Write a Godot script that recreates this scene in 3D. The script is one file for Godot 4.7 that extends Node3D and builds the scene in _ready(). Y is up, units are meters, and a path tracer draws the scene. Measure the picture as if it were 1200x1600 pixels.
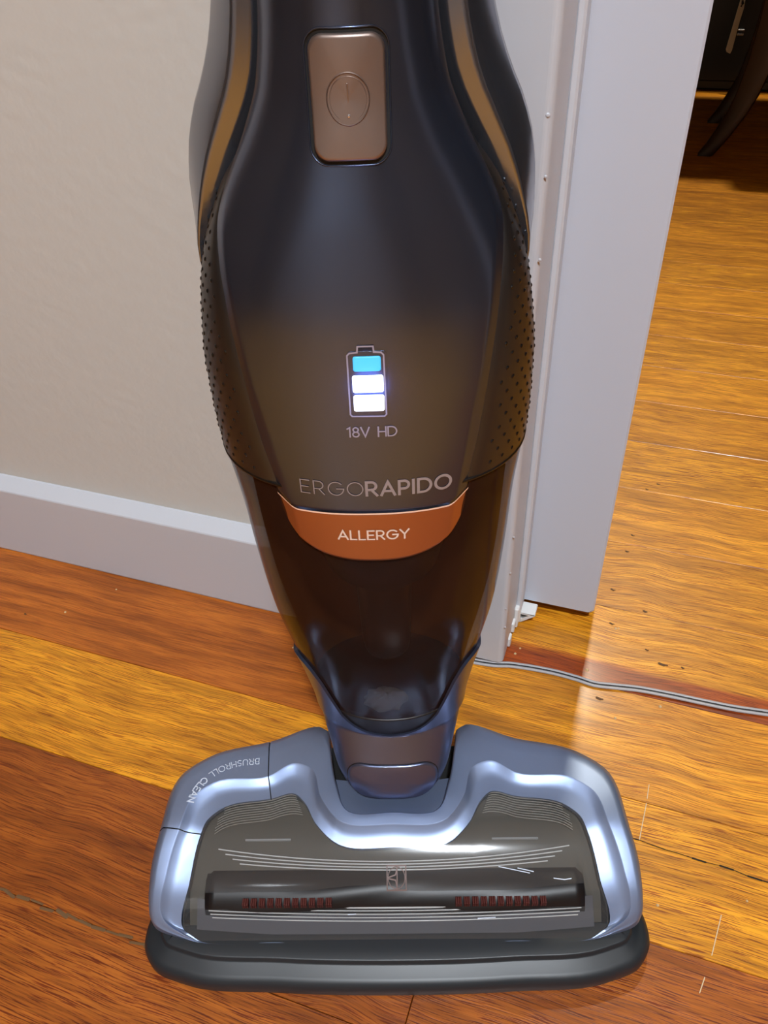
extends Node3D

# ---------------------------------------------------------------- tables of the cleaner's body (local metres)
# axis: x to the cleaner's left-right, y up, z towards the viewer; half widths, depths and roundness against height
var W1 := PackedVector2Array([Vector2(.07,.0386),Vector2(.10,.0407),Vector2(.126,.0450),Vector2(.148,.0497),Vector2(.178,.0552),Vector2(.21,.0582),Vector2(.245,.0602),Vector2(.27,.063),Vector2(.288,.064),Vector2(.305,.064),Vector2(.32,.0625),Vector2(.336,.060),Vector2(.35,.056),Vector2(.363,.050),Vector2(.376,.0430),Vector2(.387,.0365),Vector2(.40,.0310),Vector2(.42,.0277),Vector2(.45,.026),Vector2(.50,.025)])
var D1 := PackedVector2Array([Vector2(.07,.027),Vector2(.09,.029),Vector2(.12,.034),Vector2(.15,.041),Vector2(.18,.048),Vector2(.20,.051),Vector2(.22,.052),Vector2(.26,.052),Vector2(.30,.050),Vector2(.33,.047),Vector2(.36,.042),Vector2(.38,.038),Vector2(.40,.035),Vector2(.42,.034),Vector2(.50,.034)])
var N1 := PackedVector2Array([Vector2(.07,2.0),Vector2(.20,2.1),Vector2(.26,2.3),Vector2(.34,2.3),Vector2(.40,2.1),Vector2(.50,2.0)])
var WP := PackedVector2Array([Vector2(.23,.0345),Vector2(.254,.0348),Vector2(.2665,.0368),Vector2(.2725,.0377),Vector2(.2875,.0411),Vector2(.31,.0444),Vector2(.33,.0471),Vector2(.339,.0479),Vector2(.349,.0487),Vector2(.357,.0485),Vector2(.3635,.0468),Vector2(.371,.0435),Vector2(.376,.0408),Vector2(.387,.0352),Vector2(.40,.0301),Vector2(.42,.0270),Vector2(.45,.0255),Vector2(.50,.0246)])
var WQ := PackedVector2Array([Vector2(.23,.029),Vector2(.254,.0300),Vector2(.27,.0328),Vector2(.293,.0365),Vector2(.311,.0400),Vector2(.335,.0434),Vector2(.348,.0446),Vector2(.359,.0450),Vector2(.366,.0437),Vector2(.371,.0420),Vector2(.376,.0396),Vector2(.387,.0343),Vector2(.40,.0295),Vector2(.42,.0265),Vector2(.45,.0250),Vector2(.50,.0241)])
var W2 := PackedVector2Array([Vector2(.24,.040),Vector2(.29,.052),Vector2(.32,.0605),Vector2(.337,.0630),Vector2(.349,.0641),Vector2(.36,.0640),Vector2(.373,.0624),Vector2(.3856,.0585),Vector2(.397,.0530),Vector2(.408,.0488),Vector2(.42,.0458),Vector2(.45,.0420),Vector2(.50,.0390),Vector2(.56,.034),Vector2(.66,.030)])
var NW := PackedVector2Array([Vector2(.0505,.010),Vector2(.0522,.0195),Vector2(.0545,.0243),Vector2(.058,.0280),Vector2(.064,.0312),Vector2(.075,.0345),Vector2(.094,.0399),Vector2(.12,.0450)])
var NZ := PackedVector2Array([Vector2(.0505,-.0760),Vector2(.0525,-.0715),Vector2(.057,-.0698),Vector2(.065,-.0712),Vector2(.075,-.0745),Vector2(.085,-.0788),Vector2(.094,-.0826)])
var NN := PackedVector2Array([Vector2(.05,3.0),Vector2(.065,3.2),Vector2(.08,2.6),Vector2(.095,2.03)])
var HN := PackedVector2Array([Vector2(-.16,.050),Vector2(-.12,.052),Vector2(-.10,.054),Vector2(-.075,.054),Vector2(-.06,.0525),Vector2(-.05,.049),Vector2(-.04,.0435),Vector2(-.03,.037),Vector2(-.02,.027),Vector2(-.014,.0205),Vector2(-.009,.017)])

var M := {}
var rng := RandomNumberGenerator.new()
var vac: Node3D

func _ready() -> void:
	rng.seed = 11
	# ---- camera
	var cam := Camera3D.new()
	cam.name = "camera"
	cam.fov = 66.509
	cam.near = 0.02
	cam.transform = Transform3D(Basis(Vector3(.94574387, -.03661861, -.322843), Vector3(-.179651, .76899086, -.613497), Vector3(.27072872, .6382101, .72068982)).orthonormalized(), Vector3(0, .45, 0))
	add_child(cam)
	# ---- sky and exposure: closed rooms at night, nothing shines in from outside
	var we := WorldEnvironment.new()
	we.name = "world_environment"
	var env := Environment.new()
	env.background_mode = Environment.BG_COLOR
	env.background_color = Color(0.01, 0.01, 0.012)
	env.tonemap_mode = Environment.TONE_MAPPER_LINEAR
	env.tonemap_exposure = 1.0
	env.sdfgi_enabled = true
	env.ssao_enabled = true
	env.ssil_enabled = true
	we.environment = env
	add_child(we)
	# ---- lamps: the ceiling lamp of this room (behind and right of the viewer), the pendant of the room beyond
	downlight(Vector3(.46, 2.45, .95), .075, Color(.94, .97, 1.0), 12.6, "round recessed downlight in the near room, the one closer to the doorway", 47)
	downlight(Vector3(.10, 2.45, 2.35), .075, Color(.94, .97, 1.0), 12.0, "round recessed downlight in the near room, the one closer to the rear wall", 47)
	downlight(Vector3(-.04, 2.45, -2.3), .06, Color(1.0, .95, .84), 5.6, "round recessed downlight in the far room above the dining table", 53)
	materials()
	build_rooms()
	build_floor()
	build_vacuum()
	build_cable()
	build_far_room()


# ================================================================ helpers
func tab(t: PackedVector2Array, y: float) -> float:
	var n := t.size()
	if y <= t[0].x:
		return t[0].y
	if y >= t[n - 1].x:
		return t[n - 1].y
	var i := 0
	while t[i + 1].x < y:
		i += 1
	var h := t[i + 1].x - t[i].x
	var s := (y - t[i].x) / h
	var d := (t[i + 1].y - t[i].y) / h
	var d0 := d
	var d1 := d
	if i > 0:
		var e := (t[i].y - t[i - 1].y) / (t[i].x - t[i - 1].x)
		d0 = 0.0 if e * d <= 0.0 else 2.0 * e * d / (e + d)
	if i < n - 2:
		var e := (t[i + 2].y - t[i + 1].y) / (t[i + 2].x - t[i + 1].x)
		d1 = 0.0 if e * d <= 0.0 else 2.0 * e * d / (e + d)
	var s2 := s * s
	var s3 := s2 * s
	return t[i].y * (2 * s3 - 3 * s2 + 1) + d0 * h * (s3 - 2 * s2 + s) + t[i + 1].y * (3 * s2 - 2 * s3) + d1 * h * (s3 - s2)


func put(called: String, mesh: Mesh, m: Material, parent: Node = null, label := "") -> MeshInstance3D:
	var o := MeshInstance3D.new()
	o.name = called
	o.mesh = mesh
	o.material_override = null
	if mesh:
		for s in mesh.get_surface_count():
			mesh.surface_set_material(s, m)
	if label:
		o.set_meta("label", label)
	(parent if parent else self).add_child(o, true)
	return o


func tag(o: Node, label: String, category: String, group := "", kind := "") -> Node:
	if label: o.set_meta("label", label)
	if category: o.set_meta("category", category)
	if group: o.set_meta("group", group)
	if kind: o.set_meta("kind", kind)
	return o


func thing(called: String, label: String, category: String, at := Vector3.ZERO) -> Node3D:
	var o := Node3D.new()
	o.name = called
	add_child(o, true)
	o.position = at
	tag(o, label, category)
	return o


# rows of points -> one smooth mesh; turned so that faces look away from the middle (or towards "out" if it is given)
func grid(rows: Array, closed := false, out := Vector3.ZERO, uvs: Array = []) -> ArrayMesh:
	var nr := rows.size()
	var nc: int = rows[0].size()
	var v := PackedVector3Array()
	var uv := PackedVector2Array()
	for i in nr:
		v.append_array(rows[i])
		for j in nc:
			uv.append(uvs[i][j] if uvs.size() else Vector2(float(j) / nc, float(i) / nr))
	var idx := PackedInt32Array()
	for i in nr - 1:
		for j in (nc if closed else nc - 1):
			var a := i * nc + j
			var b := i * nc + (j + 1) % nc
			idx.append_array(PackedInt32Array([a, b, a + nc, b, b + nc, a + nc]))
	return finish(v, idx, uv, out)


func finish(v: PackedVector3Array, idx: PackedInt32Array, uv: PackedVector2Array, out := Vector3.ZERO) -> ArrayMesh:
	var nrm := PackedVector3Array()
	nrm.resize(v.size())
	var mid := Vector3.ZERO
	for p in v:
		mid += p / v.size()
	var score := 0.0
	for k in range(0, idx.size(), 3):
		var a := v[idx[k]]
		var b := v[idx[k + 1]]
		var c := v[idx[k + 2]]
		var n := (c - a).cross(b - a)
		nrm[idx[k]] += n
		nrm[idx[k + 1]] += n
		nrm[idx[k + 2]] += n
		score += n.dot(out if out != Vector3.ZERO else (a + b + c) / 3.0 - mid)
	if score < 0:
		for k in range(0, idx.size(), 3):
			var t := idx[k]
			idx[k] = idx[k + 1]
			idx[k + 1] = t
		for k in nrm.size():
			nrm[k] = -nrm[k]
	for k in nrm.size():
		nrm[k] = nrm[k].normalized() if nrm[k].length() > 1e-14 else Vector3.UP
	var arr := []
	arr.resize(Mesh.ARRAY_MAX)
	arr[Mesh.ARRAY_VERTEX] = v
	arr[Mesh.ARRAY_NORMAL] = nrm
	arr[Mesh.ARRAY_TEX_UV] = uv
	arr[Mesh.ARRAY_INDEX] = idx
	var m := ArrayMesh.new()
	m.add_surface_from_arrays(Mesh.PRIMITIVE_TRIANGLES, arr)
	return m


func flat_tri(st: SurfaceTool, a: Vector3, b: Vector3, c: Vector3, out: Vector3, uva := Vector2.ZERO, uvb := Vector2.ZERO, uvc := Vector2.ZERO) -> void:
	var n := (c - a).cross(b - a)
	if n.length() < 1e-16:
		return
	n = n.normalized()
	var turn := n.dot(out) < 0
	if turn:
		n = -n
	st.set_normal(n)
	st.set_uv(uva)
	st.add_vertex(a)
	st.set_normal(n)
	st.set_uv(uvc if turn else uvb)
	st.add_vertex(c if turn else b)
	st.set_normal(n)
	st.set_uv(uvb if turn else uvc)
	st.add_vertex(b if turn else c)


func flat_quad(st: SurfaceTool, a: Vector3, b: Vector3, c: Vector3, d: Vector3, out: Vector3) -> void:
	flat_tri(st, a, b, c, out)
	flat_tri(st, a, c, d, out)


func tool() -> SurfaceTool:
	var st := SurfaceTool.new()
	st.begin(Mesh.PRIMITIVE_TRIANGLES)
	return st


# a box with chamfered edges; uv in metres along x and across z
func chamfer_box(st: SurfaceTool, lo: Vector3, hi: Vector3, b: float, shift := Vector2.ZERO) -> void:
	var c := (lo + hi) / 2
	var h := (hi - lo) / 2
	b = minf(b, minf(h.x, minf(h.y, h.z)) * .9)
	var P := func(s: Vector3, full: int) -> Vector3:
		var q := h - Vector3(b, b, b)
		q[full] = h[full]
		return c + Vector3(q.x * s.x, q.y * s.y, q.z * s.z)
	var U := func(p: Vector3) -> Vector2: return Vector2(p.x + shift.x, p.z - lo.z + shift.y + (p.y - hi.y))
	for ax in 3:
		var a1 := (ax + 1) % 3
		var a2 := (ax + 2) % 3
		for s in [-1.0, 1.0]:
			var q: Array[Vector3] = []
			for k in [[-1, -1], [1, -1], [1, 1], [-1, 1]]:
				var sg := Vector3.ZERO
				sg[ax] = s
				sg[a1] = k[0]
				sg[a2] = k[1]
				q.append(P.call(sg, ax))
			var o := Vector3.ZERO
			o[ax] = s
			flat_tri(st, q[0], q[1], q[2], o, U.call(q[0]), U.call(q[1]), U.call(q[2]))
			flat_tri(st, q[0], q[2], q[3], o, U.call(q[0]), U.call(q[2]), U.call(q[3]))
			for s1 in [-1.0, 1.0]:
				var e: Array[Vector3] = []
				for k in [-1.0, 1.0]:
					var sg := Vector3.ZERO
					sg[ax] = s
					sg[a1] = s1
					sg[a2] = k
					e.append(P.call(sg, ax))
					e.append(P.call(sg, a1))
				var o2 := o
				o2[a1] = s1
				flat_tri(st, e[0], e[1], e[3], o2, U.call(e[0]), U.call(e[1]), U.call(e[3]))
				flat_tri(st, e[0], e[3], e[2], o2, U.call(e[0]), U.call(e[3]), U.call(e[2]))
	for sx in [-1.0, 1.0]:
		for sy in [-1.0, 1.0]:
			for sz in [-1.0, 1.0]:
				var sg := Vector3(sx, sy, sz)
				flat_tri(st, P.call(sg, 0), P.call(sg, 1), P.call(sg, 2), sg)


func box(called: String, lo: Vector3, hi: Vector3, b: float, m: Material, parent: Node = null) -> MeshInstance3D:
	var st := tool()
	chamfer_box(st, lo, hi, b)
	return put(called, st.commit(), m, parent)


# an outline in (x, z) raised between two heights, for mouldings; smooth is left to the outline's own points
func extrude_up(poly: PackedVector2Array, y0: float, y1: float) -> ArrayMesh:
	var st := tool()
	var n := poly.size()
	var mid := Vector2.ZERO
	for p in poly:
		mid += p / n
	for i in n:
		var a := poly[i]
		var b := poly[(i + 1) % n]
		var d := (b - a).normalized()
		var o := Vector2(d.y, -d.x)
		if o.dot((a + b) / 2 - mid) < 0:
			o = -o
		flat_quad(st, Vector3(a.x, y0, a.y), Vector3(b.x, y0, b.y), Vector3(b.x, y1, b.y), Vector3(a.x, y1, a.y), Vector3(o.x, 0, o.y))
	var t := Geometry2D.triangulate_polygon(poly)
	for k in range(0, t.size(), 3):
		for y in [y0, y1]:
			flat_tri(st, Vector3(poly[t[k]].x, y, poly[t[k]].y), Vector3(poly[t[k + 1]].x, y, poly[t[k + 1]].y), Vector3(poly[t[k + 2]].x, y, poly[t[k + 2]].y), Vector3(0, 1 if y == y1 else -1, 0))
	return st.commit()


func tube(path: PackedVector3Array, r: PackedFloat32Array, sides := 10, squash := 1.0) -> ArrayMesh:
	var rows := []
	var n := path.size()
	for i in n:
		var d := (path[mini(i + 1, n - 1)] - path[maxi(i - 1, 0)]).normalized()
		var u := d.cross(Vector3(0, 1, .02)).normalized()
		var w := u.cross(d).normalized()
		var row := PackedVector3Array()
		for k in sides:
			var a := TAU * k / sides
			row.append(path[i] + u * cos(a) * r[i] + w * sin(a) * r[i] * squash)
		if i == 0:
			rows.append(ring_of(path[i], sides))
		rows.append(row)
		if i == n - 1:
			rows.append(ring_of(path[i], sides))
	return grid(rows, true)


func ring_of(p: Vector3, n: int) -> PackedVector3Array:
	var r := PackedVector3Array()
	for k in n:
		r.append(p)
	return r


func lathe(profile: PackedVector2Array, sides := 32) -> ArrayMesh:   # (radius, height)
	var rows := []
	for p in profile:
		var row := PackedVector3Array()
		for k in sides:
			var a := TAU * k / sides
			row.append(Vector3(cos(a) * p.x, p.y, sin(a) * p.x))
		rows.append(row)
	return grid(rows, true)


func mat(called: String, c: Color, rough: float, metal := 0.0) -> StandardMaterial3D:
	var m := StandardMaterial3D.new()
	m.resource_name = called
	m.albedo_color = c
	m.roughness = rough
	m.metallic = metal
	M[called] = m
	return m


func noise_tex(freq: float, as_normal: bool, size := 512, bump := 4.0, seed_ := 3, octaves := 4) -> NoiseTexture2D:
	var n := FastNoiseLite.new()
	n.seed = seed_
	n.frequency = freq
	n.fractal_octaves = octaves
	var t := NoiseTexture2D.new()
	t.width = size
	t.height = size
	t.seamless = true
	t.noise = n
	t.as_normal_map = as_normal
	t.bump_strength = bump
	return t


# ================================================================ materials
func materials() -> void:
	var m := mat("wall_paint", Color(.775, .775, .755), .65)
	m.normal_enabled = true
	m.normal_texture = noise_tex(.03, true, 512, 3.0)
	m.normal_scale = .2
	m.uv1_triplanar = true
	m.uv1_world_triplanar = true
	m.uv1_scale = Vector3(5, 5, 5)
	m = mat("trim_paint", Color(.765, .778, .805), .4)
	m.normal_enabled = true
	m.normal_texture = noise_tex(.012, true, 512, 2.0, 9)
	m.normal_scale = .2
	m.uv1_triplanar = true
	m.uv1_world_triplanar = true
	m.uv1_scale = Vector3(6, 2, 6)
	m = mat("door_paint", Color(.745, .768, .815), .45)
	mat("raw_white", Color(.86, .86, .85), .5)
	mat("ceiling_paint", Color(.85, .84, .82), .8)
	mat("room_paint", Color(.66, .65, .63), .8)
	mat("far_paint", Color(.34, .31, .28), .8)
	# cleaner
	m = mat("graphite", Color(.345, .385, .475), .24, .9)
	m = mat("graphite_frame", Color(.47, .49, .535), .17, .9)
	m = mat("taupe_metal", Color(.56, .50, .47), .42, .85)
	m = mat("copper", Color(.68, .44, .27), .38, .75)
	m = mat("blue_silver", Color(.56, .625, .75), .45, .8)
	m = mat("neck_metal", Color(.41, .445, .56), .28, .85)
	m = mat("grip_rubber", Color(.085, .08, .08), .40)
	m.metallic_specular = .62
	m = mat("grip_dot", Color(.035, .033, .03), .3)
	m = mat("black_plastic", Color(.04, .04, .042), .35)
	m = mat("dark_core", Color(.05, .05, .055), .5)
	m = mat("pit", Color(.012, .012, .012), .7)
	m = mat("bumper_rubber", Color(.13, .15, .165), .42)
	m = mat("filter_plastic", Color(.07, .055, .06), .4)
	m = mat("smoked", Color(.165, .105, .08, .70), .13)
	m.transparency = BaseMaterial3D.TRANSPARENCY_ALPHA
	m.metallic_specular = .21
	m = mat("cup_brown", Color(.46, .26, .13), .5)
	m = mat("rim_band", Color(.075, .06, .055), .35)
	m = mat("clear_window", Color(.34, .345, .35, .32), .09)
	m.transparency = BaseMaterial3D.TRANSPARENCY_ALPHA
	m = mat("fine_rib", Color(.50, .49, .46), .3)
	m = mat("window_rib", Color(.70, .71, .71), .25)
	m = mat("baffle", Color(.32, .30, .25), .6)
	m = mat("sill_grey", Color(.34, .34, .37), .5)
	m = mat("bristle", Color(.30, .10, .07), .6)
	m = mat("roll", Color(.055, .05, .055), .45)
	m = mat("dust", Color(.55, .50, .44), .95)
	m = mat("print_light", Color(.57, .52, .51), .5)
	m = mat("print_white", Color(.90, .82, .76), .45)
	m = mat("print_faint", Color(.80, .84, .90), .45)
	m = mat("emblem", Color(.40, .30, .27), .5)
	m = mat("trim_line", Color(1.0, .90, .82), .3, .3)
	m = mat("chrome", Color(.90, .90, .92), .18, .9)
	m = mat("led_white", Color(.9, .93, 1.0), .4)
	m.emission_enabled = true
	m.emission = Color(.90, .94, 1.0)
	m.emission_energy_multiplier = 1.6
	m = mat("led_blue", Color(.3, .65, .8), .4)
	m.emission_enabled = true
	m.emission = Color(.16, .66, .86)
	m.emission_energy_multiplier = .75
	# cable and far room
	mat("cable_sheath", Color(.66, .65, .66), .45)
	mat("cable_dark", Color(.06, .06, .065), .6)
	mat("black_lacquer", Color(.03, .03, .032), .4)
	mat("strap", Color(.93, .89, .80), .6)
	m = mat("chair_wood", Color(.18, .095, .055), .38)
	mat("table_wood", Color(.20, .11, .06), .4)
	mat("scratch", Color(.85, .76, .62), .7)
	mat("grey_smear", Color(.42, .30, .17), .8)
	mat("stain", Color(.36, .24, .13), .6)
	mat("crumb", Color(.80, .68, .50), .8)
	mat("gap", Color(.10, .05, .025), .8)


# a recessed downlight: a glowing disc set in a trim ring in the ceiling, and its soft cone of light
func downlight(at: Vector3, r: float, c: Color, energy: float, label: String, angle: float) -> void:
	var t := thing("ceiling_lamp", label, "lamp", at)
	var glow := StandardMaterial3D.new()
	glow.resource_name = "lamp_disc"
	glow.albedo_color = Color(.95, .95, .95)
	glow.emission_enabled = true
	glow.emission = c
	glow.emission_energy_multiplier = 4.0
	put("lamp_disc", lathe(PackedVector2Array([Vector2(.001, -.006), Vector2(r * .97, -.006), Vector2(r, -.004), Vector2(r, -.001), Vector2(.001, -.001)])), glow, t)
	var metal := StandardMaterial3D.new()
	metal.albedo_color = Color(.8, .8, .8)
	metal.roughness = .4
	put("lamp_trim", lathe(PackedVector2Array([Vector2(r + .001, -.001), Vector2(r + .001, -.007), Vector2(r + .005, -.009), Vector2(r + .018, -.004), Vector2(r + .020, -.0005), Vector2(r + .001, -.0005)])), metal, t)
	var l := SpotLight3D.new()
	l.name = "lamp_light"
	l.light_color = c
	l.light_energy = energy
	l.light_size = r
	l.spot_angle = angle
	l.spot_angle_attenuation = .3
	l.spot_range = 12
	l.spot_attenuation = 2
	l.shadow_enabled = true
	l.position = Vector3(0, -.012, 0)
	l.rotation.x = -PI / 2
	t.add_child(l)


# ================================================================ the setting
func build_rooms() -> void:
	# near wall (plaster face at z -0.378) with the doorway to the right, and its skirting
	var s := func(o: Node, kids := false) -> void: o.set_meta("kind", "structure")
	var w := box("wall_left", Vector3(-3.0, 0, -.478), Vector3(-.1, 2.45, -.378), .001, M.wall_paint)
	s.call(w)
	w = box("wall_right", Vector3(.86, 0, -.478), Vector3(2.6, 2.45, -.378), .001, M.wall_paint)
	s.call(w)
	w = box("wall_over_door", Vector3(-.1, 2.05, -.478), Vector3(.86, 2.45, -.378), .001, M.wall_paint)
	s.call(w)
	w = box("wall_rear", Vector3(-3.0, 0, 3.0), Vector3(2.6, 2.45, 3.1), .001, M.room_paint)
	s.call(w)
	w = box("wall_west", Vector3(-3.1, 0, -3.1), Vector3(-3.0, 2.45, 3.1), .001, M.wall_paint)
	s.call(w)
	w = box("wall_east", Vector3(2.6, 0, -3.1), Vector3(2.7, 2.45, 3.1), .001, M.room_paint)
	s.call(w)
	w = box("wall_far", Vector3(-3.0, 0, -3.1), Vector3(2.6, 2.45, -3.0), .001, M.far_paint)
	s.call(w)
	w = box("ceiling", Vector3(-3.1, 2.45, -3.1), Vector3(2.7, 2.55, 3.1), .001, M.ceiling_paint)
	s.call(w)
	# skirting board: flat face, sloping top
	var st := tool()
	var prof := PackedVector2Array([Vector2(-.378, .0005), Vector2(-.3665, .0005), Vector2(-.366, .002), Vector2(-.366, .0705), Vector2(-.3665, .0715), Vector2(-.3762, .0785), Vector2(-.378, .0788)])
	for i in prof.size() - 1:
		var a := prof[i]
		var b := prof[i + 1]
		var d := (b - a).normalized()
		var o := Vector3(0, -d.x, d.y)
		flat_quad(st, Vector3(-3, a.y, a.x), Vector3(-.135, a.y, a.x), Vector3(-.135, b.y, b.x), Vector3(-3, b.y, b.x), o)
	w = put("baseboard_left", st.commit(), M.trim_paint)
	s.call(w)
	# architrave with a rounded arris, running down to a ragged foot
	var poly := PackedVector2Array([Vector2(-.135, -.425), Vector2(-.135, -.3675), Vector2(-.1335, -.366), Vector2(-.0575, -.366)])
	for k in 7:
		var a := PI / 2 * k / 6.0
		poly.append(Vector2(-.0560 + .0040 * sin(a), -.3705 + .0045 * cos(a)))
	poly.append(Vector2(-.052, -.404))
	poly.append(Vector2(-.052, -.425))
	w = put("trim_1", extrude_up(poly, .004, 2.08), M.trim_paint)
	s.call(w)
	box("door_stop", Vector3(-.0525, .016, -.4235), Vector3(-.0478, 2.05, -.4085), .0012, M.trim_paint, w)
	# ragged lower end of the stop and paint flakes at the foot
	st = tool()
	for q in [[-.0516, -.3995, .0045, .010], [-.0506, -.4075, .002, .018], [-.0498, -.4120, .0035, .0135], [-.0520, -.3880, .001, .006]]:
		chamfer_box(st, Vector3(q[0] - .0018, q[2], q[1] - .0035), Vector3(q[0] + .0016, q[3] + .004, q[1] + .0035), .0008)
	put("paint_flake", st.commit(), M.raw_white, w).set_meta("kind", "stuff")
	# blobs and runs in the old gloss paint of the architrave
	st = tool()
	for q in [[-.0545, .365, .0016], [-.0530, .340, .0011], [-.0522, .302, .0012], [-.0524, .262, .0010], [-.0535, .20, .0010], [-.0550, .17, .0009], [-.0522, .125, .0011], [-.0562, .105, .0010], [-.0522, .094, .0010], [-.0530, .06, .0010], [-.0524, .042, .0012]]:
		bump(st, Vector3(q[0], q[1], -.3663), Vector3(0.25, 0, 1), q[2] * .7, .35)
	put("paint_blob", st.commit(), M.trim_paint, w).set_meta("kind", "stuff")
	# the other side of the doorway
	w = box("trim_2", Vector3(.80, .004, -.425), Vector3(.90, 2.08, -.366), .002, M.trim_paint)
	s.call(w)
	w = box("trim_3", Vector3(-.052, 2.0, -.425), Vector3(.80, 2.08, -.366), .002, M.trim_paint)
	s.call(w)
	# the sliding door: only its leading edge stands out of the wall
	w = put("door_1", rounded_slab(-.0535, .0037, .0118, 1.99, -.461, -.425, .0045), M.door_paint)
	s.call(w)
	tag(w, "white sliding door edge standing out of the wall with a gap under it", "")
	# small white floor guide under the door's inner corner
	st = tool()
	var g := PackedVector2Array([Vector2(-.0500, .001), Vector2(-.0478, .001), Vector2(-.0375, .0102), Vector2(-.0380, .0112), Vector2(-.0500, .0112)])
	var g2 := PackedVector2Array([Vector2(-.0482, .0042), Vector2(-.0420, .0096), Vector2(-.0482, .0096)])
	for i in g.size():
		var a := g[i]
		var b := g[(i + 1) % g.size()]
		flat_quad(st, Vector3(a.x, a.y, -.412), Vector3(b.x, b.y, -.412), Vector3(b.x, b.y, -.424), Vector3(a.x, a.y, -.424), Vector3((b - a).y, -(b - a).x, 0))
	for z in [-.412, -.424]:
		for i in 3:
			var a := g2[i]
			var b := g2[(i + 1) % 3]
			var oa: Vector2 = [g[1], g[2], g[4]][i]
			var ob: Vector2 = [g[2], g[4], g[1]][i]
			flat_quad(st, Vector3(oa.x, oa.y, z), Vector3(ob.x, ob.y, z), Vector3(b.x, b.y, z), Vector3(a.x, a.y, z), Vector3(0, 0, 1 if z > -.42 else -1))
	w = put("door_guide", st.commit(), M.raw_white)
	tag(w, "small white triangular floor guide under the inner corner of the sliding door", "door guide")


func rounded_slab(x0: float, x1: float, y0: float, y1: float, z0: float, z1: float, r: float) -> ArrayMesh:
	var pts := PackedVector2Array([Vector2(x0, y1), Vector2(x0, y0)])
	for k in 7:
		var a := -PI / 2 + PI / 2 * k / 6.0
		pts.append(Vector2(x1 - r + cos(a) * r, y0 + r + sin(a) * r))
	pts.append(Vector2(x1, y1))
	var st := tool()
	var n := pts.size()
	var mid := Vector2((x0 + x1) / 2, (y0 + y1) / 2)
	var b := .0012
	var inner := PackedVector2Array()
	for p in pts:
		inner.append(Vector2(p.x - b if p.x > mid.x else p.x, p.y + b if p.y < mid.y else p.y))
	for i in n:
		var p := pts[i]
		var q := pts[(i + 1) % n]
		var ip := inner[i]
		var iq := inner[(i + 1) % n]
		var o := Vector3((p.x + q.x) / 2 - mid.x, ((p.y + q.y) / 2 - mid.y), 0)
		flat_quad(st, Vector3(p.x, p.y, z0), Vector3(q.x, q.y, z0), Vector3(q.x, q.y, z1 - b), Vector3(p.x, p.y, z1 - b), o)
		flat_quad(st, Vector3(p.x, p.y, z1 - b), Vector3(q.x, q.y, z1 - b), Vector3(iq.x, iq.y, z1), Vector3(ip.x, ip.y, z1), Vector3(0, 0, 1))
	var t := Geometry2D.triangulate_polygon(inner)
	for k in range(0, t.size(), 3):
		flat_tri(st, Vector3(inner[t[k]].x, inner[t[k]].y, z1), Vector3(inner[t[k + 1]].x, inner[t[k + 1]].y, z1), Vector3(inner[t[k + 2]].x, inner[t[k + 2]].y, z1), Vector3(0, 0, 1))
		flat_tri(st, Vector3(pts[t[k]].x, pts[t[k]].y, z0), Vector3(pts[t[k + 1]].x, pts[t[k + 1]].y, z0), Vector3(pts[t[k + 2]].x, pts[t[k + 2]].y, z0), Vector3(0, 0, -1))
	return st.commit()


func bump(st: SurfaceTool, p: Vector3, n: Vector3, r: float, flat := .45) -> void:
	n = n.normalized()
	var u := n.cross(Vector3(.3, 1, .1)).normalized()
	var w := n.cross(u)
	for k in 8:
		var a := TAU * k / 8
		var b := TAU * (k + 1) / 8
		var A := u * cos(a) + w * sin(a)
		var B := u * cos(b) + w * sin(b)
		var A1 := p + A * r
		var B1 := p + B * r
		var A2 := p + A * r * .6 + n * r * flat * .75
		var B2 := p + B * r * .6 + n * r * flat * .75
		flat_quad(st, A1, B1, B2, A2, A + B + n)
		flat_tri(st, A2, B2, p + n * r * flat, n)


# ---------------------------------------------------------------- floor boards
func wood_texture(seed_: int, pore: float, wave: float, heart := 9.0) -> ImageTexture:
	var w := 1024
	var h := 512
	var n := FastNoiseLite.new()
	n.seed = seed_
	n.frequency = 1.0
	n.fractal_octaves = 2
	var n2 := FastNoiseLite.new()
	n2.seed = seed_ + 50
	n2.frequency = 1.0
	n2.fractal_octaves = 1
	var im := Image.create(w, h, false, Image.FORMAT_RGB8)
	var dark := Color(.60, .42, .30)
	for i in w:
		var a := TAU * i / w
		var cx := cos(a)
		var cz := sin(a)
		var drift := n.get_noise_3d(cx * 1.3, cz * 1.3, 9.0) * wave
		for j in h:
			var v := float(j) / h + drift
			var band := n.get_noise_3d(cx * .9, cz * .9, v * 7.0)
			var fine := n.get_noise_3d(cx * 3.0, cz * 3.0, v * 80.0 + 30.0)
			var streak := n2.get_noise_3d(cx * 5.0, cz * 5.0, v * 150.0)
			var k := .88 + .20 * band + .16 * fine
			var dk := smoothstep(.22, .50, streak + band * .2) * pore
			var c := Color(k, k * (.97 + .05 * band), k * (.94 + .10 * band)).lerp(Color(dark.r * k, dark.g * k, dark.b * k), clampf(dk, 0, 1))
			# reddish heartwood along one edge of the board
			c = c * Color.WHITE.lerp(Color(.72, .48, .38), smoothstep(heart - .03, heart + .05, float(j) / h + .05 * band))
			im.set_pixel(i, j, c.clamp())
	return ImageTexture.create_from_image(im)


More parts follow.
